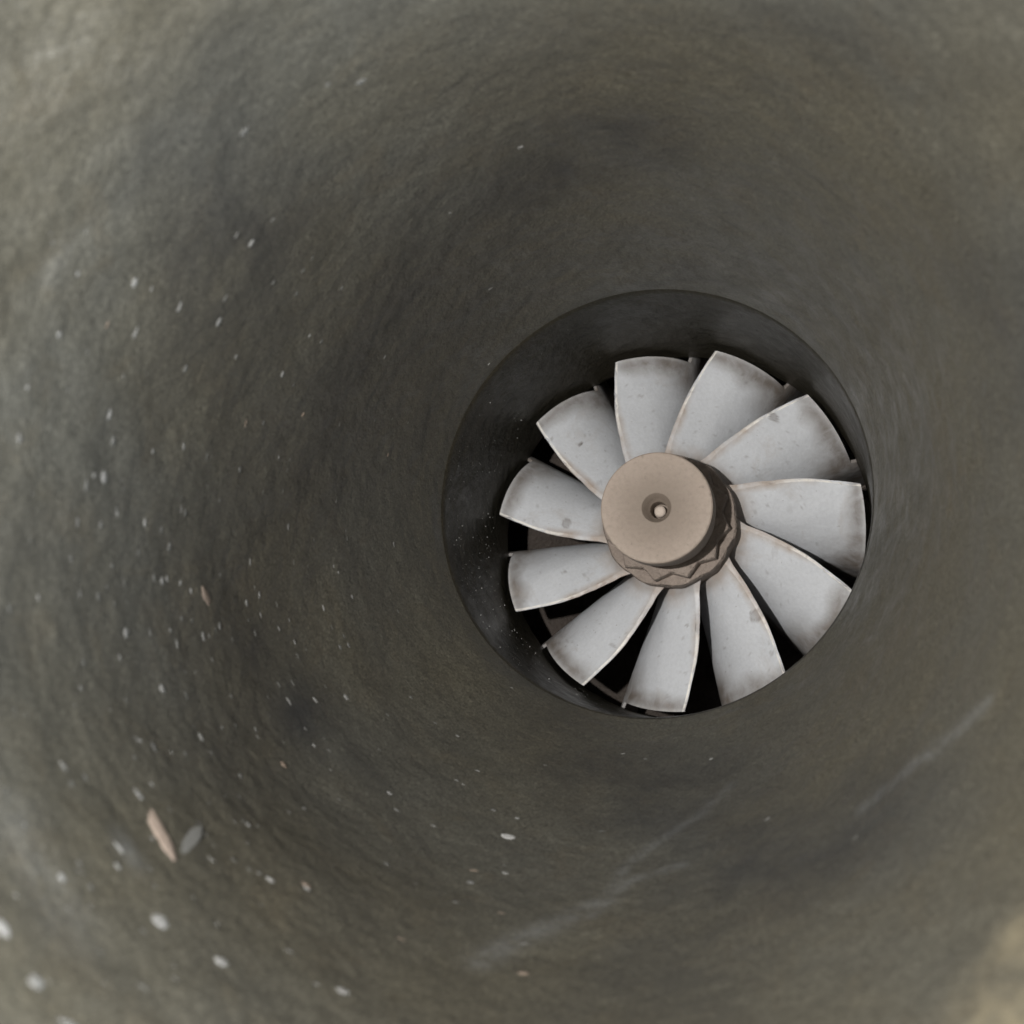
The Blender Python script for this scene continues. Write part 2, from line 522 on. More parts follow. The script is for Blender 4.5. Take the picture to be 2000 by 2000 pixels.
def blade_mesh(k, mat, parent):
    rnd = random.Random(100 + k)
    a0 = math.degrees(1.91161726) - k * 360 / 11
    nick = [(rnd.uniform(.45, .97), rnd.uniform(.010, .03), rnd.uniform(.001, .005)) for _ in range(4)]
    P = []
    for i in range(NU + 1):
        u = (i / NU) ** 1.5
        zb = u * .84
        rh = lerp_tab(HUBLINE, zb) - .02
        rs = max(lerp_tab(SHROUD, zb), rh + .02)
        row = []
        for j in range(NV + 1):
            v = j / NV
            r = rh + (rs - rh) * v
            z = -zb + te_z(min(r, 1.0)) * max(0, 1 - u * 1.0) ** 3
            if i == 0:
                for nr, nw, nd in nick: z -= nd * math.exp(-((r - nr) / nw) ** 2)
            ph = phi(z) + .25 * noise.noise(Vector((r * 4, z * 4, k * 7.3)))
            if zb > .28 and v > .97: r += .006 * noise.noise(Vector((z * 30, k, 0)))
            a = math.radians(a0 + ph)
            row.append((Vector((r * math.cos(a), r * math.sin(a), z)), r, z, ph, v, u))
        P.append(row)
    verts, cols, faces = [], [], []
    W = NV + 1

    def col_of(r, z, ph, v, u, side):
        soot_shade = 0.0
        # deposit along the rim: wider away from the leading corner
        wdt = .095 + .075 * min(1, max(0, -ph / 24.0)) + .055 * noise.noise(Vector((ph * .14, k * 3.1, 2)))
        e = (1.0 - r) / wdt
        soot_shade = max(0, min(1, 1.5 - 1.4 * e)) * (.78 + .2 * min(1, max(0, -ph / 20)))
        soot_shade = max(soot_shade, .6 * max(0, min(1, (.415 - r) / .04)))  # narrow dark root: some grime, mostly shade beside the collar painted in
        soot_shade *= 1 - .35 * max(0, 1 - (1.0 - r) / .03)
        if ph < -12: soot_shade = max(soot_shade, min(1, (-ph - 12) / 9.0) * max(0, min(1, (r - .74) / .16)) * .95)  # spur end darkened: deposit plus shade of the turning blade, put into colour
        if z < -.29: soot_shade = max(soot_shade, min(1, (-z - .29) * 14))
        tan = max(0, min(1, 1 - (r - .37) / .10)) * .8
        te = te_ang(r) - ph
        ew = 1.6 + 3.4 * max(0, (.75 - r) / .4)
        tan = max(tan, max(0, 1.2 - te / ew) * max(0, min(1, (.82 - r) / .12)) * .95)
        if side == 1: tan = max(tan, .75 * max(0, min(1, (.84 - r) / .12)))
        tan = min(1, tan)
        spot = 0.0
        for sa, sr, ss, sd in SPOTS.get(k if k else 11, []):
            dx = math.radians(ph - sa) * r; dy = r - sr
            wob = 1 + .35 * noise.noise(Vector((dx * 40, dy * 40, k)))
            d = math.hypot(dx * 1.0, dy * 1.25) / (ss * wob)
            if d < 1.15: spot = max(spot, sd * (1.0 if d > .72 else .72) * min(1, (1.15 - d) / .2))
        for sa, sr, ss, sd in EXTRA[k]:
            dx = math.radians(ph - sa) * r; dy = r - sr
            if abs(dx) < .05 and abs(dy) < .05:
                d = math.hypot(dx, dy) / (ss * (1 + .5 * noise.noise(Vector((dx * 60, dy * 60, k + sa)))))
                if d < 1: spot = max(spot, sd * min(1, (1 - d) * 3))
        edge = 0.0
        if u < .0006 and r > .58: edge = min(1, (r - .58) / .12) * .9  # worn corner, brightened by a painted metallic glint
        if side == 0 and v > .985 and z > -.2: edge = max(edge, .14)  # thin rim light painted as a paler border
        return (soot_shade, tan, spot, edge)

    for side in (0, 1):
        for i in range(NU + 1):
            for j in range(W):
                p, r, z, ph, v, u = P[i][j]
                wd = .017 + .011 * max(0, (.80 - r) / .45) + .022 * math.exp(-max(0, r - lerp_tab(HUBLINE, u * .84)) / .03)
                wd *= 1 + .10 * noise.noise(Vector((r * 22, k * 5.1, z * 3)))
                da = wd / max(r, .3) * (-.35 if side == 0 else .65)
                q = Vector((p.x * math.cos(da) - p.y * math.sin(da), p.x * math.sin(da) + p.y * math.cos(da), p.z))
                if side == 1 and i == 0: q.z -= .004
                if side == 1 and i == 0: q += Vector((p.y, -p.x, 0)) * .004
                verts.append(q * R)
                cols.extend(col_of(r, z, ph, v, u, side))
    S = (NU + 1) * W
    for i in range(NU):
        for j in range(NV):
            q = (i * W + j, i * W + j + 1, (i + 1) * W + j + 1, (i + 1) * W + j)
            faces.append(q); faces.append(tuple(S + x for x in reversed(q)))
    for i in range(NU):
        for j in (0, NV):
            q = (i * W + j, (i + 1) * W + j, S + (i + 1) * W + j, S + i * W + j)
            faces.append(q)
    for j in range(NV):
        for i in (0, NU):
            faces.append((i * W + j, i * W + j + 1, S + i * W + j + 1, S + i * W + j))
    o = link_mesh('blade', verts, faces, mat, parent)
    at = o.data.color_attributes.new('stain_and_light', 'FLOAT_COLOR', 'POINT')
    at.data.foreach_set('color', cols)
    fix_normals(o)
    o.data.set_sharp_from_angle(angle=math.radians(40))
    return o


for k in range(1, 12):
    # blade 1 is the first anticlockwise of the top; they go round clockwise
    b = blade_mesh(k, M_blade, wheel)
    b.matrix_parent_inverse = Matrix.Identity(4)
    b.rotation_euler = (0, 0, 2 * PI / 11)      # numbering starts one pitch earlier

# hub: collar at the blade roots, body flaring into the back disc
def hub_r(j, a, r):
    if r < .3 or r > .42: return r
    return r + .006 * noise.noise(Vector((math.cos(a) * 5, math.sin(a) * 5, j * .4))) + 0.004 * math.cos(11 * (a - math.radians(118)))


hub_prof = [(.25, .17), (.336, .185), (.348, .182), (.354, .168), (.353, .12), (.350, .07), (.347, .0), (.35, -.12), (.36, -.25), (.42, -.45), (.53, -.60), (.70, -.72), (.92, -.80),
            (1.24, -.86), (1.24, -.92), (.3, -.94), (0, -.94)]
hd = []
for (r0, z0), (r1, z1) in zip(hub_prof[:-1], hub_prof[1:]):
    n = max(1, int(math.hypot(r1 - r0, z1 - z0) / .02))
    for i in range(n): hd.append((r0 + (r1 - r0) * i / n, z0 + (z1 - z0) * i / n))
hd.append(hub_prof[-1])
hub = lathe('hub', hd, M_nut, wheel, 220, 30, rfun=hub_r)
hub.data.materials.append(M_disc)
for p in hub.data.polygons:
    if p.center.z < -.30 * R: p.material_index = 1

# twelve-pointed star nut cast on the nose
star_v, star_f = [], []
NS = 24
lev = [(.165, 1.0, 1.0), (.240, 1.0, 1.0), (.250, .99, .99), (.255, .97, .975), (.255, .5, .55)]
for li, (z, fo, fi) in enumerate(lev):
    for s in range(NS * 6):
        t = s / 6.0
        seg = int(t); f = t - seg
        ro = lambda q: (.336 * fo) if q % 2 == 0 else (.293 * fi)
        aa = lambda q: math.radians(-10 + q * 15)
        x = ro(seg) * math.cos(aa(seg)) * (1 - f) + ro(seg + 1) * math.cos(aa(seg + 1)) * f
        y = ro(seg) * math.sin(aa(seg)) * (1 - f) + ro(seg + 1) * math.sin(aa(seg + 1)) * f
        w = 1 + .012 * noise.noise(Vector((x * 14, y * 14, z * 12)))
        star_v.append(V(x * w, y * w, z))
ns = NS * 6
for li in range(len(lev) - 1):
    for s in range(ns):
        q = (s + 1) % ns
        star_f.append((li * ns + s, li * ns + q, (li + 1) * ns + q, (li + 1) * ns + s))
star_f.append(tuple(range((len(lev) - 1) * ns, len(lev) * ns)))
star = link_mesh('star_nut', star_v, star_f, M_nut, wheel, True, 25)

# cap disc with its centre drilling, and the pin at the bottom of it
cap_prof = [(.255, .235), (.258, .27), (.268, .34), (.279, .42), (.2845, .45), (.286, .52), (.2855, .545), (.283, .556), (.277, .561), (.268, .5625), (.22, .559), (.15, .553), (.10, .549), (.076, .548), (.073, .545),
            (.060, .512), (.047, .485), (.044, .480), (.043, .40), (0, .40)]
cap = lathe('cap', cap_prof, M_cap, wheel, 160, 24)
pin_prof = [(.030, .395), (.030, .438), (.027, .446), (.018, .4505), (0, .452)]
pin = lathe('pin', pin_prof, M_pin, cap, 48, 50)

# ------------------------------------------------------------------ flecks stuck to the wall
FLECKS = [
    (-0.7232,0.6275,3.5184,0.7324,-0.6697,-0.1228,0.0181,0.0137,1), (-0.8323,0.5278,3.1161,0.7397,-0.6668,-0.0907,0.011,0.0074,0),
    (-0.8944,0.4299,3.2335,0.8474,-0.5166,-0.1227,0.0126,0.0093,0), (-0.889,0.4383,3.146,0.8381,-0.5455,0.0067,0.0157,0.0117,0),
    (-1.0423,0.168,3.5435,0.9167,-0.3995,-0.005,0.0152,0.0114,0), (-0.994,0.2688,3.1079,0.89,-0.4539,0.0442,0.0156,0.0124,1),
    (-1.0391,0.1748,3.3012,0.9106,-0.4129,0.0162,0.0185,0.0134,0), (-0.9402,0.4006,2.8883,0.8409,-0.5335,-0.0911,0.0114,0.0079,1),
    (-1.0347,0.2004,3.0709,0.8565,-0.5081,-0.0914,0.0183,0.011,0), (-0.8771,0.5258,2.4722,0.8126,-0.5796,-0.0613,0.011,0.0102,0),
    (-1.095,0.0444,3.4435,0.8937,-0.4485,-0.0152,0.02,0.0127,0), (-1.0024,0.3467,2.465,0.852,-0.5164,0.0857,0.009,0.0092,0),
    (-0.9978,0.3537,2.3714,0.8633,-0.504,0.0259,0.0104,0.0095,1), (-1.0952,0.0278,3.5826,0.9377,-0.3424,-0.0587,0.0132,0.0094,2),
    (-1.1665,-0.2052,3.4353,0.9677,-0.2401,-0.0766,0.0213,0.017,0), (-1.1155,0.0296,3.1222,0.9234,-0.3835,-0.0147,0.0149,0.0121,1),
    (-1.0846,0.1865,2.5078,0.9273,-0.3743,-0.003,0.0132,0.0119,0), (-1.1688,-0.0271,2.6098,0.9547,-0.2973,0.012,0.0186,0.0109,2),
    (-1.1213,0.139,1.9066,0.9421,-0.3344,0.0235,0.0103,0.0068,0), (-1.1272,0.1,2.2357,0.9003,-0.4326,0.0489,0.0101,0.0102,2),
    (-1.1877,-0.2722,3.3762,0.9851,-0.1712,-0.0161,0.0166,0.0117,1), (-1.1915,-0.1977,2.9751,0.9935,-0.1059,-0.0406,0.0144,0.014,0),
    (-1.1984,-0.1973,2.8127,0.9679,-0.2432,-0.0632,0.0159,0.0098,1), (-1.1769,-0.3674,3.8113,0.9912,-0.1189,0.0584,0.0137,0.0148,1),
    (-1.1966,-0.3901,3.3937,0.9948,-0.0453,-0.091,0.0193,0.0178,0), (-1.1919,-0.4366,3.4829,0.9849,-0.1709,-0.0256,0.0191,0.018,1),
    (-1.2021,-0.545,3.4925,0.9946,-0.0462,-0.0929,0.019,0.017,1), (-1.2184,-0.4862,3.1258,0.9981,-0.0556,0.025,0.0156,0.0108,0),
    (-1.2273,-0.4083,2.877,0.9923,-0.0815,-0.0936,0.0136,0.01,1), (-1.1936,-0.1215,2.2136,0.9749,-0.2138,0.0612,0.0105,0.0064,1),
    (-1.2158,-0.2363,2.3578,0.9789,-0.1939,0.0652,0.0084,0.0098,1), (-1.1894,-0.1609,1.7507,0.9774,-0.2085,0.0341,0.0093,0.0099,1),
    (-1.2331,-0.539,2.9491,0.9906,-0.0916,-0.1017,0.0161,0.0149,1), (-1.2212,-0.5883,3.1449,0.9975,-0.0641,-0.0295,0.0129,0.0133,1),
    (-1.2085,-0.6561,3.4989,0.9968,0.0793,-0.0099,0.0134,0.0112,1), (-1.2287,-0.6558,3.0321,0.9988,-0.016,-0.0454,0.0131,0.0115,1),
    (-1.2326,-0.6593,2.9767,0.9901,0.0797,-0.1157,0.014,0.0125,0), (-1.224,-0.6948,3.2018,0.9992,0.0201,-0.0346,0.0159,0.0109,1),
    (-1.2548,-0.5096,2.3508,0.9979,-0.0461,0.0447,0.0156,0.012,0), (-1.2454,-0.6284,2.2781,0.997,0.0499,0.0596,0.0156,0.0101,0),
    (-1.2493,-0.6697,2.367,0.9977,0.0441,0.0515,0.0141,0.0112,0), (-1.2267,-0.4657,2.0429,0.9886,0.0643,0.1358,0.0104,0.0064,1),
    (-1.1865,-0.4455,1.7465,0.9503,0.096,0.296,0.0082,0.007,0), (-1.1762,-0.4687,1.7185,0.9694,0.1492,0.195,0.0075,0.0073,0),
    (-1.2166,-0.8488,3.1822,0.9934,0.0966,-0.0625,0.0174,0.0127,0), (-1.2191,-0.8377,3.0449,0.9821,0.1865,0.0269,0.015,0.0122,1),
    (-1.2144,-0.8629,2.8857,0.986,0.1633,-0.0341,0.0169,0.0141,0), (-1.2231,-0.8231,2.7077,0.9812,0.1926,0.0079,0.0194,0.0126,0),
    (-1.1894,-0.795,2.0645,0.9519,0.2742,0.1365,0.0115,0.0078,0), (-1.1687,-0.8213,2.0015,0.9195,0.3276,0.2172,0.0094,0.0072,1),
    (-1.1707,-0.8486,2.072,0.9147,0.3712,0.1599,0.0133,0.0105,1), (-1.1064,-0.7824,1.7266,0.899,0.2935,0.3251,0.0122,0.0108,1),
    (-1.1695,-1.0169,3.0253,0.933,0.356,0.0521,0.0147,0.0139,0), (-1.1589,-1.0354,2.8944,0.9474,0.32,0.0105,0.016,0.0125,1),
    (-1.1112,-1.0343,2.2368,0.8855,0.4204,0.1978,0.0192,0.0162,0), (-1.0773,-1.0231,2.0798,0.7952,0.563,0.2253,0.0165,0.0117,0),
    (-1.043,-1.0035,1.8653,0.785,0.5309,0.3194,0.0147,0.0105,0), (-1.1322,-0.962,2.1743,0.8736,0.4501,0.185,0.0148,0.0124,1),
    (-1.0915,-0.9666,1.9628,0.846,0.5022,0.1792,0.0097,0.0101,1), (-1.2047,-0.755,3.4483,0.9953,0.0724,-0.0645,0.0117,0.0087,1),
    (-1.2122,-0.75,3.3476,0.9976,0.0089,-0.0687,0.0119,0.0082,1), (-1.1882,-0.8312,3.7696,0.9887,0.0661,-0.1348,0.0139,0.012,1),
    (-1.1824,-0.9563,3.4325,0.9838,0.1727,-0.048,0.012,0.0127,1), (-1.0969,-1.17,2.8855,0.8567,0.5157,0.0114,0.018,0.0153,0),
    (-1.0029,-1.2629,2.4648,0.7542,0.6508,0.0881,0.015,0.0143,2), (-1.0519,-1.2457,3.6596,0.8287,0.5589,-0.0304,0.0191,0.0131,0),
    (-1.0955,-1.1749,3.2594,0.8449,0.5343,0.0241,0.0126,0.0107,1), (-1.0796,-1.1993,3.1867,0.8624,0.5029,-0.0583,0.0186,0.0126,1),
    (-1.0077,-1.2945,2.7651,0.7555,0.6506,0.0772,0.011,0.0112,1), (-0.876,-1.4138,2.6514,0.6149,0.7849,0.0758,0.0119,0.0111,1),
    (-0.9003,-1.4558,3.5959,0.7838,0.6197,0.0408,0.0226,0.0187,0), (-0.8682,-1.4985,3.6439,0.7879,0.6117,0.0711,0.0129,0.0093,0),
    (-0.8779,-1.5053,3.8627,0.8313,0.546,0.1039,0.0127,0.0108,0), (-0.825,-1.514,3.2382,0.6752,0.7275,0.1218,0.014,0.0116,0),
    (-0.8045,-1.5244,3.1411,0.6331,0.7708,0.071,0.0136,0.0135,1), (-0.7115,-1.5814,3.0797,0.553,0.809,0.1992,0.0175,0.015,0),
    (-0.6027,-1.734,3.5397,0.5738,0.7963,0.1915,0.0204,0.0169,0), (-0.6219,-1.7447,3.7287,0.5416,0.8328,0.1146,0.0119,0.0091,1),
    (-0.6418,-1.7474,3.8361,0.635,0.7633,0.1187,0.0163,0.0095,1), (-0.8944,-1.4802,3.7741,0.8037,0.595,-0.0008,0.009,0.0084,1),
    (-0.8528,-1.535,3.7777,0.7893,0.6141,-0.0038,0.0093,0.0064,1), (-0.8271,-1.5731,3.8958,0.7472,0.6619,0.06,0.0114,0.0094,1),
    (-0.5285,-1.7392,3.2955,0.4954,0.8498,0.1801,0.0166,0.0123,1), (-0.6441,-1.6058,2.9671,0.5697,0.8133,0.1182,0.0182,0.0145,2),
    (-1.0432,-1.0058,1.8695,0.785,0.5309,0.3194,0.0155,0.0087,0), (-1.0765,-1.023,2.0768,0.7952,0.563,0.2253,0.0104,0.0073,1),
    (-0.5568,-1.2886,1.5804,0.3545,0.8381,0.4147,0.0119,0.0092,0), (-0.604,-1.3263,1.707,0.4565,0.7972,0.3949,0.0102,0.0099,1),
    (-0.7512,-1.3693,2.0622,0.5793,0.7634,0.2858,0.0122,0.0105,0), (-0.9647,-1.2153,2.1681,0.7181,0.6063,0.3416,0.0116,0.0117,1),
    (-0.5674,-1.4829,2.0532,0.4721,0.8135,0.3395,0.0135,0.0101,0), (-0.327,-1.4602,1.7596,0.2042,0.8945,0.3977,0.0111,0.0103,0),
    (-0.4234,-1.4327,1.7672,0.2694,0.9108,0.3127,0.0121,0.0102,1), (-0.3461,-1.6153,2.2302,0.1821,0.9353,0.3036,0.0192,0.0158,2),
    (-0.2658,-1.6034,2.1175,0.2365,0.9268,0.2916,0.0098,0.0073,1), (-0.2453,-1.624,2.1697,0.2635,0.9007,0.3453,0.0128,0.0109,0),
    (-0.3282,-1.6459,2.3146,0.175,0.9428,0.2836,0.0154,0.0144,1), (-0.1676,-1.7195,2.4613,0.1685,0.971,0.1694,0.0161,0.0117,2),
    (-0.3565,-1.7554,2.8829,0.3955,0.9097,0.1264,0.014,0.01,2), (-0.6362,-1.6131,2.9788,0.5697,0.8133,0.1182,0.0141,0.013,0),
    (-0.3562,-1.8301,3.3036,0.4651,0.8616,0.2032,0.0202,0.0144,0), (-0.0322,-1.2062,1.1344,0.0552,0.8664,0.4963,0.0101,0.0094,0),
    (0.0057,-1.4953,1.7156,0.06,0.9335,0.3536,0.0157,0.0122,1), (0.0703,-1.2244,1.1566,0.0569,0.8756,0.4796,0.0093,0.0079,1),
    (0.3673,-1.2126,1.2319,-0.2982,0.8226,0.4842,0.0097,0.0076,0), (-0.7907,-1.0978,1.4804,0.5827,0.6959,0.4198,0.0117,0.011,1),
    (-0.0377,-1.7814,2.6382,0.0719,0.9534,0.2929,0.0176,0.0136,1), (-0.9004,-0.991,1.4984,0.7415,0.5802,0.337,0.0099,0.0083,1),
    (0.0185,-1.8343,2.8269,0.0942,0.9794,0.1787,0.0168,0.0123,2), (-0.8697,-1.2104,1.9005,0.6387,0.7275,0.2508,0.0117,0.0071,1),
    (-0.318,-1.6907,2.4965,0.2592,0.9442,0.2032,0.0139,0.0121,1), (-0.1951,1.0509,2.4174,0.3759,-0.9266,0.0051,0.0134,0.013,0),
    (-0.7945,0.69,0.8976,0.7272,-0.6851,0.0434,0.0081,0.0072,3), (-1.0666,0.2751,1.4645,0.9244,-0.3756,0.0657,0.0061,0.0038,0),
    (-1.0455,0.2906,1.3209,0.907,-0.3975,0.1389,0.0062,0.005,0), (-1.0907,0.2331,1.6069,0.9269,-0.3723,0.0465,0.0073,0.0054,1),
    (-1.1103,0.1245,1.3891,0.9608,-0.2687,0.0676,0.009,0.0082,2), (0.664,-1.4028,1.9403,-0.4477,0.8271,0.3398,0.0126,0.0127,0),
    (0.9786,-1.4161,2.4316,-0.577,0.7473,0.3297,0.0132,0.0113,1), (-0.4547,0.8727,3.2991,0.4511,-0.8897,-0.0702,0.0193,0.0169,1),
    (-0.5203,0.8219,3.3926,0.5162,-0.8561,-0.0248,0.0105,0.0071,1), (0.8798,-1.5909,2.6923,-0.5077,0.7838,0.3576,0.0097,0.006,1),
    (-0.6065,-0.922,0.9533,0.5219,0.7281,0.4444,0.0083,0.0081,0), (-0.6798,-1.6597,3.4356,0.6373,0.7703,0.0222,0.0061,0.0048,0),
    (-1.22,-0.8188,2.9253,0.9913,0.125,0.0421,0.0064,0.0055,0), (-0.9145,-1.4192,3.1702,0.7135,0.7002,-0.027,0.0104,0.0085,1),
    (-1.2108,-0.2049,2.2048,0.9726,-0.2316,0.0226,0.0109,0.008,1), (-1.1537,-0.2294,3.8283,0.9753,-0.2195,-0.0238,0.0068,0.0073,0),
    (-1.2303,-0.7727,2.8431,0.9975,0.0667,0.0248,0.0094,0.0078,1), (-1.1134,-1.1379,2.9062,0.8951,0.4433,-0.047,0.0101,0.0074,1),
    (-1.0381,0.1777,3.4618,0.9186,-0.3951,0.0048,0.0095,0.0085,0), (-0.8714,-1.5267,4.0384,0.779,0.6267,0.0189,0.0065,0.0051,0),
    (-1.2367,-0.7349,2.3683,0.9799,0.1901,0.06,0.008,0.0046,1), (-1.124,-0.7454,1.7406,0.9089,0.299,0.2908,0.0115,0.0122,1),
    (-1.1701,-0.9875,3.4921,0.9667,0.2558,-0.0064,0.0059,0.005,1), (-1.0575,0.1057,3.7872,0.9226,-0.3854,0.0154,0.0093,0.0069,0),
    (-1.2352,-0.6474,2.9452,0.9959,0.09,-0.0099,0.0115,0.0074,0), (-1.1817,-0.3073,1.6321,0.9884,0.1155,0.0982,0.0125,0.0134,1),
    (-1.1838,-0.0772,2.2141,0.9693,-0.2454,0.0118,0.0079,0.0086,1), (-0.5269,0.886,2.2641,0.5349,-0.8447,0.0221,0.0065,0.0072,0),
    (-1.0923,-1.1792,3.244,0.8178,0.5746,0.0305,0.0072,0.0059,0), (-1.2198,-0.8169,2.5066,0.9626,0.2613,0.0713,0.0094,0.0069,1),
    (-1.2236,-0.4051,2.9095,0.9947,-0.0726,-0.0722,0.0127,0.0082,0), (-1.0659,-1.2199,3.0276,0.8545,0.5193,-0.0074,0.0082,0.0085,1),
    (-0.7651,-1.5511,3.1172,0.5873,0.8016,0.1117,0.0096,0.0056,1), (-0.5775,-1.3405,1.7017,0.5173,0.7649,0.3839,0.0106,0.0077,0),
    (-1.2159,-0.4706,1.9334,0.9939,0.0867,0.0682,0.0103,0.0072,1), (-1.1884,-0.3967,3.4544,0.9951,-0.0283,-0.0952,0.008,0.0083,0),
    (-1.1434,-0.5647,1.634,0.9558,0.2011,0.2143,0.0102,0.0075,0), (-0.8544,-1.4804,3.1804,0.7133,0.6997,0.0397,0.0096,0.0073,1),
    (-1.1913,-0.9554,2.8579,0.9623,0.2716,-0.0138,0.008,0.0081,1), (-0.924,-1.0703,1.7013,0.7252,0.6386,0.2573,0.0106,0.0086,1),
    (-1.2062,-0.5338,3.3746,0.9967,-0.0799,-0.0165,0.0105,0.0092,1), (-1.1329,-0.0428,3.3111,0.9536,-0.2906,-0.0791,0.0061,0.0038,1),
    (-1.0317,0.157,3.9449,0.8806,-0.4695,-0.0644,0.0055,0.0056,1), (-1.2155,-0.7172,3.3025,0.9962,-0.0186,-0.0855,0.0073,0.0065,1),
    (-0.8777,-1.5021,3.7796,0.7912,0.6103,-0.0387,0.0054,0.0036,1), (-1.2242,-0.8182,2.6663,0.9832,0.1826,0.0048,0.0094,0.009,0),
    (-0.9528,-1.3755,3.2752,0.7432,0.6688,0.0164,0.0105,0.0081,1), (-0.7422,-1.5628,3.0938,0.5922,0.7808,0.1989,0.0091,0.0076,1),
    (-0.9068,-1.4459,3.4292,0.7029,0.7037,0.1038,0.0092,0.0077,1), (-1.2516,-0.6032,2.3094,0.9798,0.1307,0.1516,0.0099,0.0063,0),
    (-1.2148,-0.3529,1.8938,0.9968,0.0285,0.0743,0.0091,0.0086,1), (-1.1957,-0.9296,3.2351,0.9816,0.1844,-0.0502,0.0112,0.0071,0),
    (-0.8728,-1.4373,2.9392,0.655,0.7556,-0.0088,0.0119,0.0098,0), (-1.2332,-0.3328,2.4393,0.9934,-0.1075,-0.0388,0.0065,0.0053,1),
    (-1.2446,-0.4177,2.5109,0.9955,-0.0707,-0.0634,0.0079,0.0057,1), (-1.038,-1.2778,3.5791,0.8606,0.5092,0.0022,0.0111,0.0075,1),
    (-0.6083,0.8643,1.4751,0.542,-0.8383,-0.0587,0.0128,0.0077,0), (-1.2128,-0.7084,2.0774,0.968,0.238,0.079,0.0107,0.012,0),
    (-1.2001,-0.3796,3.3006,0.9936,-0.1082,-0.0324,0.0076,0.0069,1), (-1.0602,-1.221,2.873,0.8607,0.509,-0.0044,0.0099,0.0077,1),
    (-1.2291,-0.7763,2.5897,0.9896,0.1325,-0.0567,0.0136,0.0083,0), (-1.1859,-0.2729,1.6445,0.9859,-0.0012,0.1676,0.0075,0.0058,0),
    (-0.8636,-1.4433,2.8933,0.6371,0.768,0.0653,0.0085,0.0082,1), (-1.2158,-0.6489,3.286,0.9986,-0.0292,-0.0445,0.0063,0.0055,0),
    (-1.013,-1.3058,3.2859,0.7865,0.6107,0.0919,0.0077,0.006,0), (-0.4146,-1.8089,3.349,0.4116,0.8748,0.2557,0.009,0.0081,0),
    (-1.2027,-0.902,2.6713,0.9102,0.4141,-0.0039,0.0118,0.01,0), (-1.0452,-1.1355,2.2178,0.7763,0.581,0.2443,0.0093,0.0078,1),
    (-1.0253,-1.2909,3.655,0.878,0.4777,-0.0299,0.008,0.0085,1), (-1.1085,-1.0891,2.3906,0.9089,0.3777,0.1768,0.0065,0.0048,1),
    (-0.8436,-1.3853,2.3167,0.615,0.7378,0.2781,0.0083,0.0075,1), (-0.8185,-1.5759,3.8199,0.6755,0.7368,0.0301,0.0066,0.0061,1),
    (-0.8246,-1.4843,3.025,0.6622,0.7489,0.0257,0.0055,0.0058,1), (-1.2162,-0.3612,2.9533,0.9897,-0.1155,-0.0846,0.006,0.005,1),
    (-0.8824,-1.4951,3.794,0.7912,0.6103,-0.0387,0.0082,0.0077,1), (-1.1601,0.0028,2.4923,0.9724,-0.2244,-0.0633,0.011,0.0079,1),
    (-0.9641,-1.3789,3.9099,0.8311,0.5553,0.0304,0.0062,0.0055,1), (-0.9234,-1.2848,2.2327,0.6461,0.7263,0.2347,0.0081,0.0074,0),
    (-1.1824,-0.6336,1.8331,0.9219,0.1855,0.3402,0.0161,0.0133,0), (-0.7543,-1.594,3.4442,0.6523,0.758,0.003,0.0045,0.0049,0),
    (-1.1187,-0.0598,3.7634,0.9408,-0.3281,-0.0854,0.0087,0.009,0), (-1.1818,-0.1464,2.976,0.9709,-0.2397,0.0011,0.006,0.0045,1),
    (-1.1473,-0.9708,2.2611,0.8721,0.4104,0.2664,0.0124,0.0117,1), (-1.0962,-1.1419,2.5156,0.8948,0.435,0.1008,0.012,0.0117,1),
    (-0.6964,-1.15,1.4508,0.535,0.7419,0.4042,0.0087,0.0062,0), (-1.1229,-0.0699,3.6247,0.9787,-0.2011,-0.0413,0.0097,0.0085,1),
    (-1.2269,-0.795,2.6193,0.9904,0.1384,0.0007,0.0111,0.0088,1), (-1.2381,-0.6697,2.7853,0.9963,0.0819,0.0261,0.0115,0.0105,0),
    (-1.002,-1.1971,2.2253,0.7688,0.5674,0.2951,0.0108,0.0072,0), (-0.9542,-1.369,3.052,0.7019,0.7103,0.0523,0.0061,0.0052,0),
    (-1.2167,-0.2936,2.7619,0.9873,-0.156,-0.0312,0.0088,0.0058,1), (-0.904,-1.4505,3.5735,0.7546,0.6561,0.0141,0.0042,0.0037,1),
    (-1.1211,-0.7947,1.779,0.8912,0.3004,0.3399,0.0124,0.0085,1), (-1.1364,-0.0829,3.4245,0.9775,-0.2076,-0.0371,0.0093,0.0089,1),
    (-1.1137,-1.0996,3.8009,0.9206,0.3813,-0.0837,0.0092,0.0082,1), (-0.5768,-1.5831,2.4854,0.5298,0.8332,0.1585,0.0132,0.0113,1),
    (-1.0134,-1.296,3.9298,0.8765,0.4812,0.0092,0.0056,0.004,1), (-0.6252,-1.6809,3.2911,0.5243,0.8307,0.1872,0.0068,0.0043,1),
    (-1.0105,0.2072,3.8326,0.8751,-0.4831,-0.0286,0.0069,0.0048,0), (-1.2161,-0.7626,3.2575,0.9964,0.0751,-0.0394,0.0064,0.0062,1),
    (-1.1361,-1.0827,3.5173,0.9226,0.3835,0.041,0.0053,0.004,1), (-0.6795,-1.7219,3.9418,0.6785,0.7311,0.0714,0.005,0.0038,0),
    (-1.1107,-1.112,3.7568,0.8985,0.4339,-0.0665,0.006,0.0044,0), (-1.1876,-0.0875,2.3032,0.9792,-0.2002,0.0341,0.0098,0.0065,0),
    (-1.2315,-0.3303,2.1005,0.9938,-0.1092,0.0204,0.014,0.0089,0), (-1.1374,-1.0902,3.3435,0.9277,0.372,-0.0305,0.0059,0.0049,0),
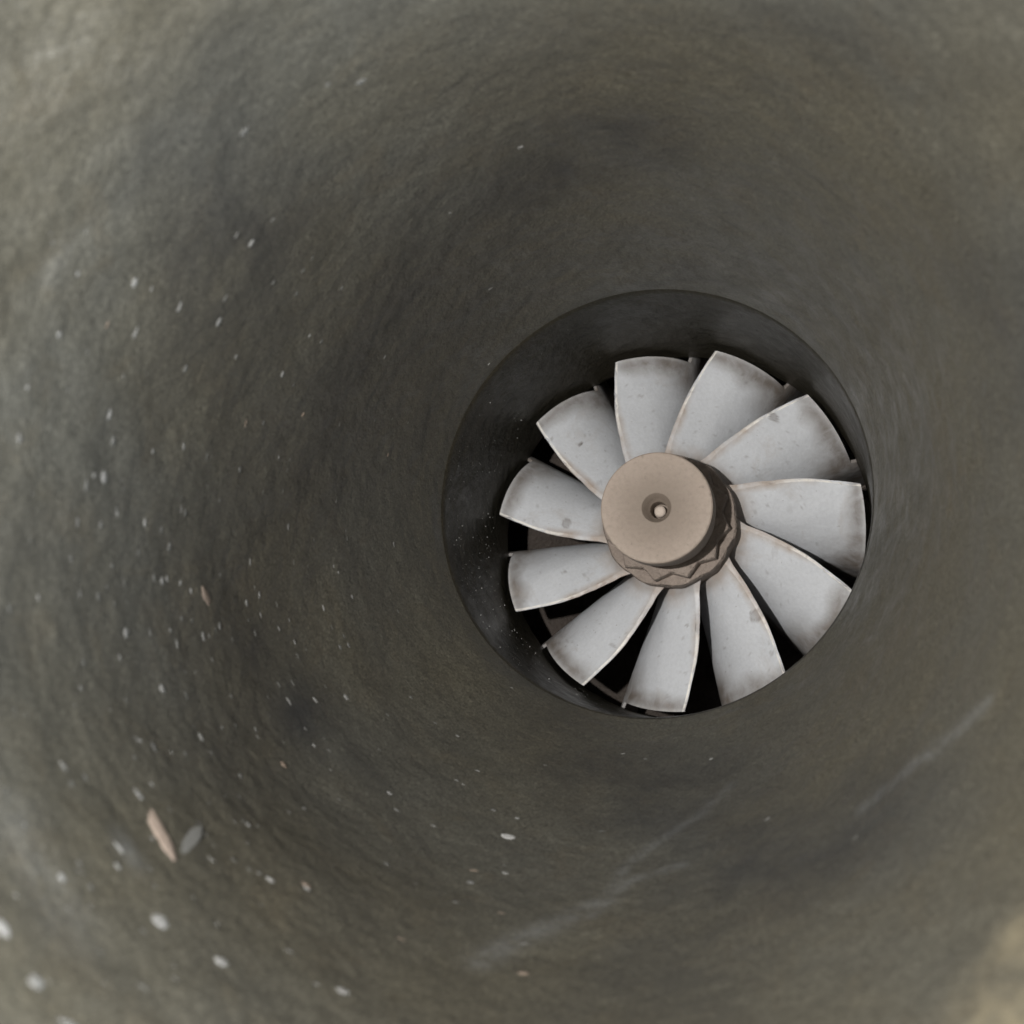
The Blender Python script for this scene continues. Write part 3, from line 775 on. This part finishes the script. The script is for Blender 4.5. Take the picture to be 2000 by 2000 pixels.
    (-1.0402,0.1404,3.9248,0.932,-0.3618,-0.0206,0.0091,0.0071,1), (-0.8868,-1.4251,2.9508,0.6472,0.7621,-0.0198,0.0067,0.0056,0),
    (-0.9688,0.4589,1.8116,0.8367,-0.5472,0.0223,0.0092,0.0062,0), (-0.843,-1.5155,3.5269,0.7146,0.6912,0.1082,0.0097,0.0075,1),
    (-0.4648,-1.6401,2.4963,0.3836,0.9172,0.108,0.0066,0.006,1), (-1.1983,-0.6316,3.7007,0.9994,-0.0116,-0.0326,0.005,0.0046,1),
    (-1.0474,-1.2522,3.6652,0.8327,0.553,-0.0279,0.0048,0.0035,1), (-1.1525,-0.7131,1.8017,0.9318,0.2882,0.2206,0.0115,0.0091,1),
    (-0.6464,-1.7212,3.6964,0.5814,0.8051,0.117,0.0053,0.0044,0), (-1.2245,-0.7817,2.3305,0.964,0.261,0.0512,0.0128,0.0106,1),
    (-1.0793,0.1465,2.8649,0.9412,-0.3201,-0.108,0.0081,0.0075,0), (-1.1524,-0.1916,3.6579,0.9438,-0.3306,0.0014,0.0057,0.0049,0),
    (-1.0528,-0.5968,1.3214,0.8833,0.3602,0.3001,0.0108,0.0108,1), (-1.1572,-1.0315,3.4689,0.9319,0.3531,-0.0825,0.0076,0.0087,0),
    (-1.2179,-0.8422,3.1718,0.9919,0.114,-0.0559,0.0094,0.0079,0), (-1.2335,-0.7134,2.9417,0.9972,-0.0126,-0.0739,0.0103,0.0085,1),
    (-0.7382,-1.6668,3.8804,0.7068,0.7073,0.0125,0.0068,0.0065,1), (-1.2063,-0.4722,3.3032,0.9985,-0.0157,-0.0517,0.0072,0.0052,1),
    (-0.6986,-1.427,2.1135,0.5552,0.7874,0.2679,0.0137,0.0104,1), (-1.2219,-0.346,2.8208,0.9864,-0.1413,-0.0835,0.0077,0.0054,1),
    (-1.2192,-0.8209,2.5126,0.9626,0.2613,0.0713,0.0091,0.0094,1), (-1.228,-0.3242,2.6557,0.9939,-0.097,-0.0522,0.0074,0.007,1),
    (-0.7231,-1.6976,4.0874,0.7142,0.6935,0.0945,0.0043,0.0032,1), (-1.0845,-1.1672,2.5212,0.8395,0.5335,0.1033,0.0125,0.0111,0),
    (-0.9574,-1.357,2.8575,0.7395,0.6726,0.028,0.009,0.0073,0), (-1.0903,0.1749,2.403,0.8871,-0.4585,-0.0536,0.0099,0.0072,1),
    (-1.0644,-1.2272,3.3096,0.8835,0.467,0.037,0.0079,0.006,1), (-0.8896,-1.4259,2.9979,0.7085,0.6974,0.1083,0.0091,0.0096,1),
    (-0.9379,0.4213,2.7151,0.8212,-0.5703,-0.0195,0.0117,0.012,1), (-1.1955,-0.7869,3.6456,0.9985,0.0477,0.0261,0.0093,0.0055,0),
    (-1.2253,-0.4915,3.0183,0.9991,-0.0164,-0.0381,0.0127,0.0088,1), (-1.1897,-0.5067,3.72,0.993,-0.056,-0.1037,0.0042,0.0032,0),
    (-1.203,-0.4026,3.2805,0.994,-0.0909,-0.0611,0.0072,0.0069,1), (-0.6707,-1.6372,3.2033,0.5542,0.8155,0.1671,0.0048,0.0047,1),
    (-1.2067,-0.486,3.2969,0.9996,-0.024,-0.0155,0.0096,0.0057,0), (-1.2345,-0.7068,2.2784,0.9729,0.2033,0.1101,0.0121,0.0097,0),
    (-0.9947,-1.1703,2.1547,0.741,0.598,0.3055,0.0073,0.0059,1), (-1.2389,-0.65,2.8554,0.9992,-0.0384,0.0084,0.0107,0.0103,0),
    (-1.1082,-0.2787,1.2699,0.9686,0.1177,0.2188,0.0139,0.0098,1), (-0.8574,0.5299,2.7669,0.8457,-0.5326,-0.0346,0.011,0.0096,1),
    (-1.1992,-0.1914,2.7811,0.9742,-0.2174,-0.0606,0.0068,0.0048,1), (-1.0532,-1.1858,2.3791,0.7771,0.5988,0.1936,0.0077,0.0052,1),
    (-1.1956,-0.2542,3.1474,0.9892,-0.1061,-0.101,0.0086,0.007,0), (-0.8092,-1.5538,3.5542,0.7211,0.6799,0.1331,0.0076,0.0077,1),
    (-1.2197,-0.3673,2.9249,0.9927,-0.0908,-0.0793,0.0079,0.0068,1), (-1.2221,-0.7513,3.1828,0.9939,0.1046,-0.0342,0.0054,0.0045,1),
    (-1.2521,-0.5875,2.573,0.9986,0.0532,-0.0033,0.0093,0.0061,1), (-0.962,-1.3524,2.9389,0.7298,0.6809,-0.062,0.0086,0.0075,1),
    (-1.1374,-1.0223,2.3598,0.9088,0.4085,0.0844,0.0074,0.0063,1), (-1.1533,-1.0271,2.6071,0.9038,0.4164,0.0987,0.0084,0.0087,1),
    (-1.2301,-0.7734,2.7753,0.9983,0.0456,-0.0359,0.0091,0.0061,1), (-0.3249,-1.2623,1.3572,0.2669,0.8495,0.4551,0.0098,0.0089,1),
    (-1.1562,-1.058,3.2419,0.9288,0.3696,-0.0265,0.0085,0.0089,1), (-1.1086,-1.1296,2.6404,0.888,0.4554,-0.0635,0.0108,0.0076,1),
    (-1.2095,-0.1888,2.5581,0.9919,-0.1244,-0.0242,0.014,0.0099,1), (-0.8876,-1.4496,3.1784,0.6993,0.7139,0.0359,0.0106,0.0083,0),
    (-1.0709,-1.2162,3.0994,0.8513,0.5247,-0.0016,0.0083,0.0078,0), (-1.1897,-0.9514,2.7986,0.9486,0.3048,0.0848,0.0065,0.0047,1),
    (-1.1093,-1.1373,2.7312,0.9097,0.4114,0.0571,0.0061,0.0057,0), (-1.2305,-0.6538,2.1584,0.9642,0.2438,0.1047,0.0141,0.0116,1),
    (-0.8891,0.4838,2.7714,0.7772,-0.629,-0.0212,0.013,0.0118,1), (-0.7391,-1.6451,3.7014,0.6539,0.7546,0.055,0.0082,0.006,1),
    (-0.8689,-1.4071,2.5524,0.6533,0.7568,0.0206,0.0087,0.0067,0), (-1.2116,-0.7496,2.1641,0.948,0.281,0.1496,0.0116,0.0119,0)]   #  (x, y, z, nx, ny, nz, length, width, tint)
GRIT = [
    (3.925,0.781,0.0032), (2.941,0.596,0.0016), (4.243,0.586,0.0017), (3.461,0.389,0.002), (3.404,0.453,0.0017), (4.267,0.104,0.002),
    (3.023,0.153,0.0017), (4.216,0.171,0.0017), (3.168,0.062,0.0018), (3.281,0.175,0.0019), (3.531,0.434,0.0039), (3.627,0.689,0.0019),
    (3.238,0.233,0.0017), (3.528,0.745,0.0016), (4.005,0.354,0.0016), (3.199,0.761,0.0016), (2.802,0.174,0.0016), (3.114,0.779,0.0029),
    (3.278,0.096,0.0025), (2.204,0.598,0.0016), (1.946,0.272,0.0028), (3.807,0.147,0.0023), (3.322,0.307,0.0034), (4.064,0.594,0.0019),
    (3.177,0.639,0.0016), (2.859,0.439,0.0021), (3.272,0.151,0.0022), (3.515,0.183,0.0027), (2.022,0.673,0.0026), (3.361,0.307,0.0016),
    (2.537,0.729,0.0016), (3.081,0.142,0.0044), (3.361,0.589,0.0016), (2.762,0.439,0.0023), (3.14,0.125,0.0022), (3.202,0.701,0.0016),
    (3.635,0.625,0.0017), (3.414,0.371,0.0045), (3.069,0.56,0.0016), (3.123,0.237,0.0025), (3.472,0.419,0.0017), (3.53,0.768,0.0016),
    (3.582,0.64,0.0018), (2.879,0.534,0.0017), (3.501,0.636,0.0017), (4.009,0.197,0.0017), (3.804,0.461,0.002), (3.679,0.48,0.0016),
    (3.531,0.281,0.0016), (3.423,0.458,0.0016), (3.46,0.53,0.0026), (2.648,0.422,0.0018), (3.331,0.632,0.0019), (3.591,0.097,0.0039),
    (2.724,0.358,0.0016), (3.019,0.79,0.0016), (1.978,0.114,0.0019), (4.995,0.389,0.0016), (3.917,0.029,0.0018), (3.14,0.024,0.0025),
    (4.229,0.057,0.0024), (2.514,0.255,0.0018), (3.255,0.122,0.0022), (3.856,0.088,0.0042), (4.79,0.167,0.0016), (3.795,0.594,0.0019),
    (3.482,0.506,0.0016), (2.742,0.539,0.0019), (3.464,0.073,0.0024), (3.389,0.733,0.0017), (3.229,0.321,0.0018), (2.709,0.483,0.0016),
    (3.09,0.219,0.0018), (4.262,0.218,0.0017), (2.864,0.757,0.0018), (2.656,0.176,0.0017), (3.789,0.47,0.0021), (3.552,0.206,0.0016),
    (3.689,0.406,0.0016), (3.606,0.7,0.002), (3.085,0.051,0.0026), (3.904,0.598,0.0017), (3.335,0.189,0.0016), (2.963,0.171,0.0021),
    (2.838,0.1,0.0028), (2.702,0.388,0.0017), (2.809,0.174,0.0017), (3.392,0.517,0.0025), (3.719,0.706,0.003), (3.216,0.569,0.0044),
    (4.03,0.713,0.0016), (4.14,0.478,0.0041), (3.11,0.718,0.0018), (4.462,0.132,0.0016), (3.685,0.263,0.0018), (2.89,0.735,0.0016),
    (4.758,0.264,0.0017), (3.56,0.771,0.0016), (4.406,0.208,0.0016), (4.003,0.742,0.0016), (3.812,0.253,0.0016), (3.111,0.438,0.002),
    (2.87,0.25,0.0032), (3.8,0.739,0.0027), (3.494,0.213,0.0016), (3.21,0.139,0.0043), (4.428,0.45,0.0016), (2.709,0.349,0.0016),
    (3.766,0.242,0.0041), (3.156,0.174,0.0039), (3.094,0.102,0.0037), (4.169,0.327,0.0017), (2.98,0.213,0.0016), (2.785,0.463,0.0016),
    (3.758,0.151,0.0017), (3.033,0.108,0.0017), (2.853,0.277,0.0016), (3.25,0.395,0.0028), (2.521,0.392,0.0016), (3.767,0.151,0.0033),
    (2.86,0.417,0.0033), (3.475,0.309,0.0017), (3.349,0.44,0.0018), (3.465,0.402,0.0018), (2.531,0.163,0.0044), (3.556,0.108,0.0034),
    (3.855,0.221,0.0016), (4.29,0.436,0.0032), (4.049,0.774,0.0016), (2.46,0.312,0.0016), (3.423,0.593,0.0029), (2.792,0.789,0.0024),
    (3.902,0.082,0.0036), (2.906,0.09,0.0016), (3.623,0.53,0.0016), (3.007,0.182,0.0025), (4.052,0.742,0.0016), (3.56,0.563,0.0027),
    (2.709,0.558,0.0016), (2.752,0.168,0.0019), (3.787,0.472,0.0016), (3.33,0.672,0.0018), (2.58,0.125,0.0026), (3.289,0.636,0.0034),
    (3.323,0.147,0.0037), (3.804,0.357,0.0017), (2.546,0.265,0.0017), (3.293,0.61,0.0028), (3.341,0.735,0.0026), (3.613,0.478,0.0017),
    (3.976,0.187,0.0016), (3.252,0.29,0.0021), (2.511,0.52,0.0018), (4.422,0.528,0.0021), (2.921,0.423,0.0018), (2.964,0.66,0.0016),
    (3.507,0.674,0.0016), (2.945,0.393,0.0018), (3.314,0.222,0.0016), (3.039,0.452,0.002), (3.753,0.174,0.0042), (3.405,0.37,0.002),
    (3.201,0.646,0.0023), (4.198,0.021,0.0018), (3.235,0.628,0.0017), (3.415,0.246,0.0022), (2.84,0.682,0.0019), (3.071,0.284,0.0016),
    (2.902,0.433,0.0017), (3.23,0.025,0.0016), (3.539,0.676,0.002), (3.611,0.204,0.0025), (3.271,0.598,0.0016), (3.254,0.788,0.0016),
    (3.309,0.684,0.0031), (3.815,0.466,0.0016), (2.62,0.065,0.0038), (3.78,0.668,0.0039), (3.158,0.771,0.0016), (2.669,0.255,0.0016),
    (3.827,0.093,0.0027), (4.309,0.325,0.0035), (3.455,0.671,0.0016), (2.554,0.224,0.0017), (2.652,0.697,0.0026), (3.761,0.735,0.0024),
    (2.991,0.596,0.0031), (3.925,0.305,0.0017), (3.101,0.7,0.0016), (3.138,0.52,0.0018), (3.649,0.385,0.0042), (4.086,0.701,0.0021),
    (4.204,0.147,0.0031), (2.566,0.662,0.0045), (3.437,0.179,0.0023), (2.847,0.182,0.0027), (2.471,0.295,0.0016), (2.933,0.716,0.0023),
    (2.887,0.355,0.0022), (3.899,0.418,0.0016), (4.556,0.604,0.0016), (3.255,0.17,0.0026), (3.76,0.184,0.0026), (2.674,0.423,0.0017),
    (2.887,0.52,0.0027), (3.08,0.777,0.0016), (2.189,0.526,0.002), (2.822,0.677,0.0016), (3.61,0.47,0.0017), (2.651,0.497,0.0016)]   # angle, height, size


def fleck_mesh(name, seed, mat, lx=1.0, ly=1.0, h=.35, n=14, m=5, bend=0.0):
    rnd = random.Random(seed)
    verts, faces = [], []
    offs = Vector((rnd.random() * 50, rnd.random() * 50, rnd.random() * 50))
    for i in range(m):
        t = i / m
        rr = math.cos(t * PI / 2); zz = math.sin(t * PI / 2) * h
        for j in range(n):
            a = 2 * PI * j / n
            d = Vector((math.cos(a), math.sin(a), zz))
            w = 1 + .28 * noise.noise(d * 1.3 + offs) + (.22 * noise.noise(d * 3.2 + offs) + .12 * noise.noise(d * 7 + offs) if n > 20 else 0)
            x = rr * math.cos(a) * lx * w; y = rr * math.sin(a) * ly * w
            y += bend * (x / max(lx, 1e-6)) ** 2 * ly
            verts.append(Vector((x, y, zz * (1 + .3 * noise.noise(d * 2.5 + offs)) - .05)) * R)
    verts.append(Vector((0, 0, h)) * R)
    for i in range(m - 1):
        for j in range(n):
            k = (j + 1) % n
            faces.append((i * n + j, i * n + k, (i + 1) * n + k, (i + 1) * n + j))
    for j in range(n): faces.append(((m - 1) * n + j, (m - 1) * n + (j + 1) % n, m * n))
    faces.append(tuple(reversed(range(n))))
    me = bpy.data.meshes.new(name)
    me.from_pydata([tuple(v) for v in verts], [], faces); me.update()
    me.polygons.foreach_set('use_smooth', [True] * len(me.polygons))
    me.materials.append(mat)
    return me


proto = [[fleck_mesh('dust_fleck', 10 * t + s, M_fl[t], 1.0, (.9, .34, .42, .7)[s], (.35, .2, .2, .3)[s], 16, 5, (0, .6, .5, .2)[s]) for s in range(4)] for t in range(4)]  # bent slivers imitate crescent glints by their shape
bvh_wall = None


def seat(o, p, n, xd, sx, sy, sz):
    z = Vector(n).normalized()
    X = Vector(xd); X = (X - z * X.dot(z)).normalized()
    Y = z.cross(X)
    m = Matrix((X * sx, Y * sy, z * sz)).transposed().to_4x4()
    m.translation = Vector(p) * R
    o.matrix_world = m


SPECIAL = [
    ('scale_flake', 'long pinkish tan flake of scale lying on the lower left pipe wall', 'flake', (-0.9187, -1.4247, 3.3777), (0.7026, 0.7081, 0.0702), (0.6451, -0.7176, 0.2624), 0.1074, 0.0307, 0.0184, 'tan', 0.0),
    ('sliver', 'thin bright sliver touching the upper tip of the long tan flake', 'sliver', (-0.9992, -1.3319, 3.371), (0.8042, 0.5879, 0.0869), (0.6024, -0.759, -0.2471), 0.0234, 0.0081, 0.0049, 'pale', 0),
    ('dust_clump', 'faint grey dust clump right of the long tan flake', 'dust clump', (-0.8777, -1.4602, 3.2741), (0.7259, 0.6861, 0.0486), (-0.2667, 0.3158, -0.9106), 0.0986, 0.0196, 0.0023, 'grey', 0),
    ('dust_clump', 'round whitish clump on the pipe wall below the long tan flake', 'dust clump', (-0.7397, -1.6317, 3.6257), (0.659, 0.7304, 0.1793), (0.7202, -0.5608, -0.4084), 0.0229, 0.022, 0.011, 'pale', 0),
    ('dust_clump', 'blurry pale yellowish clump nearest the bottom left corner', 'dust clump', (-0.7309, -1.6929, 4.1229), (0.6992, 0.7148, 0.0112), (0.6951, -0.7006, -0.1611), 0.0199, 0.0236, 0.0118, 'grey', 0),
    ('scale_flake', 'small tan flake of scale on the left wall, brightest of the tan bits there', 'flake', (-1.2377, -0.6788, 2.6838), (0.9918, 0.0913, -0.0895), (0.0155, -0.6043, -0.7966), 0.0451, 0.0218, 0.0131, 'tan', 0.1),
    ('scale_flake', 'bright white oval flake on the wall under the rotor, whitest of all flecks', 'flake', (-0.3157, -1.5207, 1.9064), (0.3194, 0.9126, 0.2551), (0.832, -0.0914, -0.5473), 0.0299, 0.0229, 0.0137, 'white', 0),
    ('scale_flake', 'pale flake at the left edge of the picture by the pipe mouth', 'flake', (-0.8318, -1.5827, 4.129), (0.7603, 0.6361, 0.1319), (0.6465, -0.7211, -0.2491), 0.0315, 0.0154, 0.0093, 'pale', 0),
    ('scale_flake', 'pale flake at the bottom edge near the left corner', 'flake', (-0.6407, -1.7743, 4.1156), (0.6363, 0.7708, -0.0335), (0.5329, -0.4428, -0.7211), 0.0278, 0.0124, 0.0075, 'grey', 0)]

for i, (x, y, z, nx, ny, nz, ln, wd, tint) in enumerate(FLECKS):
    o = bpy.data.objects.new('dust_fleck', proto[tint][i % 4])
    COL.objects.link(o)
    seat(o, (x, y, z), (nx, ny, nz), Vector((nx, ny, nz)).cross(fw), ln, wd, min(ln, wd) * .8)
    tag(o, ['pale dust fleck stuck to the dark inside of the pipe', 'dull grey dust fleck stuck to the dark inside of the pipe',
            'tan dust fleck stuck to the dark inside of the pipe', 'bright white dust fleck stuck to the dark inside of the pipe'][tint], 'dust fleck',
        ['pale dust flecks on the pipe wall', 'grey dust flecks on the pipe wall', 'tan dust flecks on the pipe wall', 'white dust flecks on the pipe wall'][tint])

for nm, label, cat, p, n, xd, lx, ly, lz, matk, bend in SPECIAL:
    me = fleck_mesh(nm, len(label), {'tan': M_tan, 'grey': M_grey, 'white': M_fl[3], 'pale': M_fl[0]}[matk], n=28, m=8, bend=bend)
    o = bpy.data.objects.new(nm, me); COL.objects.link(o)
    seat(o, p, n, xd, lx, ly, lz)
    tag(o, label, cat)

# fine grit nobody could count, caught in the bore on the left
if GRIT:
    gv, gf = [], []
    rg = random.Random(5)
    for a, z, s in GRIT:
        r = 1.026 - .004
        c = Vector((r * math.cos(a), r * math.sin(a), z))
        base = len(gv)
        for q in range(6):
            d = [Vector((1, 0, 0)), Vector((-1, 0, 0)), Vector((0, 1, 0)), Vector((0, -1, 0)), Vector((0, 0, 1)), Vector((0, 0, -1))][q]
            gv.append((c + d * s * rg.uniform(.6, 1.4)) * R)
        for t in ((0, 2, 4), (2, 1, 4), (1, 3, 4), (3, 0, 4), (2, 0, 5), (1, 2, 5), (3, 1, 5), (0, 3, 5)):
            gf.append(tuple(base + x for x in t))
    g = link_mesh('bore_grit', gv, gf, M_fl[0], None, False)
    tag(g, 'fine pale grit scattered in the dark bore left of the wheel', 'grit', None, 'stuff')

# ------------------------------------------------------------------ light
w = bpy.data.worlds.new('World'); sc.world = w
w.use_nodes = True
w.node_tree.nodes['Background'].inputs[0].default_value = (1.0, .98, .94, 1)
w.node_tree.nodes['Background'].inputs[1].default_value = .055


def lamp(name, typ, loc, energy, col, target=None, **kw):
    d = bpy.data.lights.new(name, typ); d.energy = energy; d.color = col
    for k_, v_ in kw.items(): setattr(d, k_, v_)
    o = bpy.data.objects.new(name, d); COL.objects.link(o)
    o.location = Vector(loc) * R
    if target is not None:
        o.rotation_euler = (Vector(target) - Vector(loc)).to_track_quat('-Z', 'Y').to_euler()
    return o


lamp('flash', 'POINT', camspace(-1.75, -.45, .0), 1.05, (1, .97, .93), shadow_soft_size=.07 * R)
lamp('daylight', 'AREA', camspace(3.3, 2.1, 1.2), .33, (.93, .97, 1.0), camspace(-1.3, -.8, 3.6), shape='DISK', size=2.2 * R)

sc.view_settings.view_transform = 'Standard'
sc.view_settings.look = 'None'
sc.view_settings.exposure = 0
sc.view_settings.gamma = 1
sc.view_settings.use_curve_mapping = False
sc.render.engine = 'CYCLES'
sc.cycles.max_bounces = 8
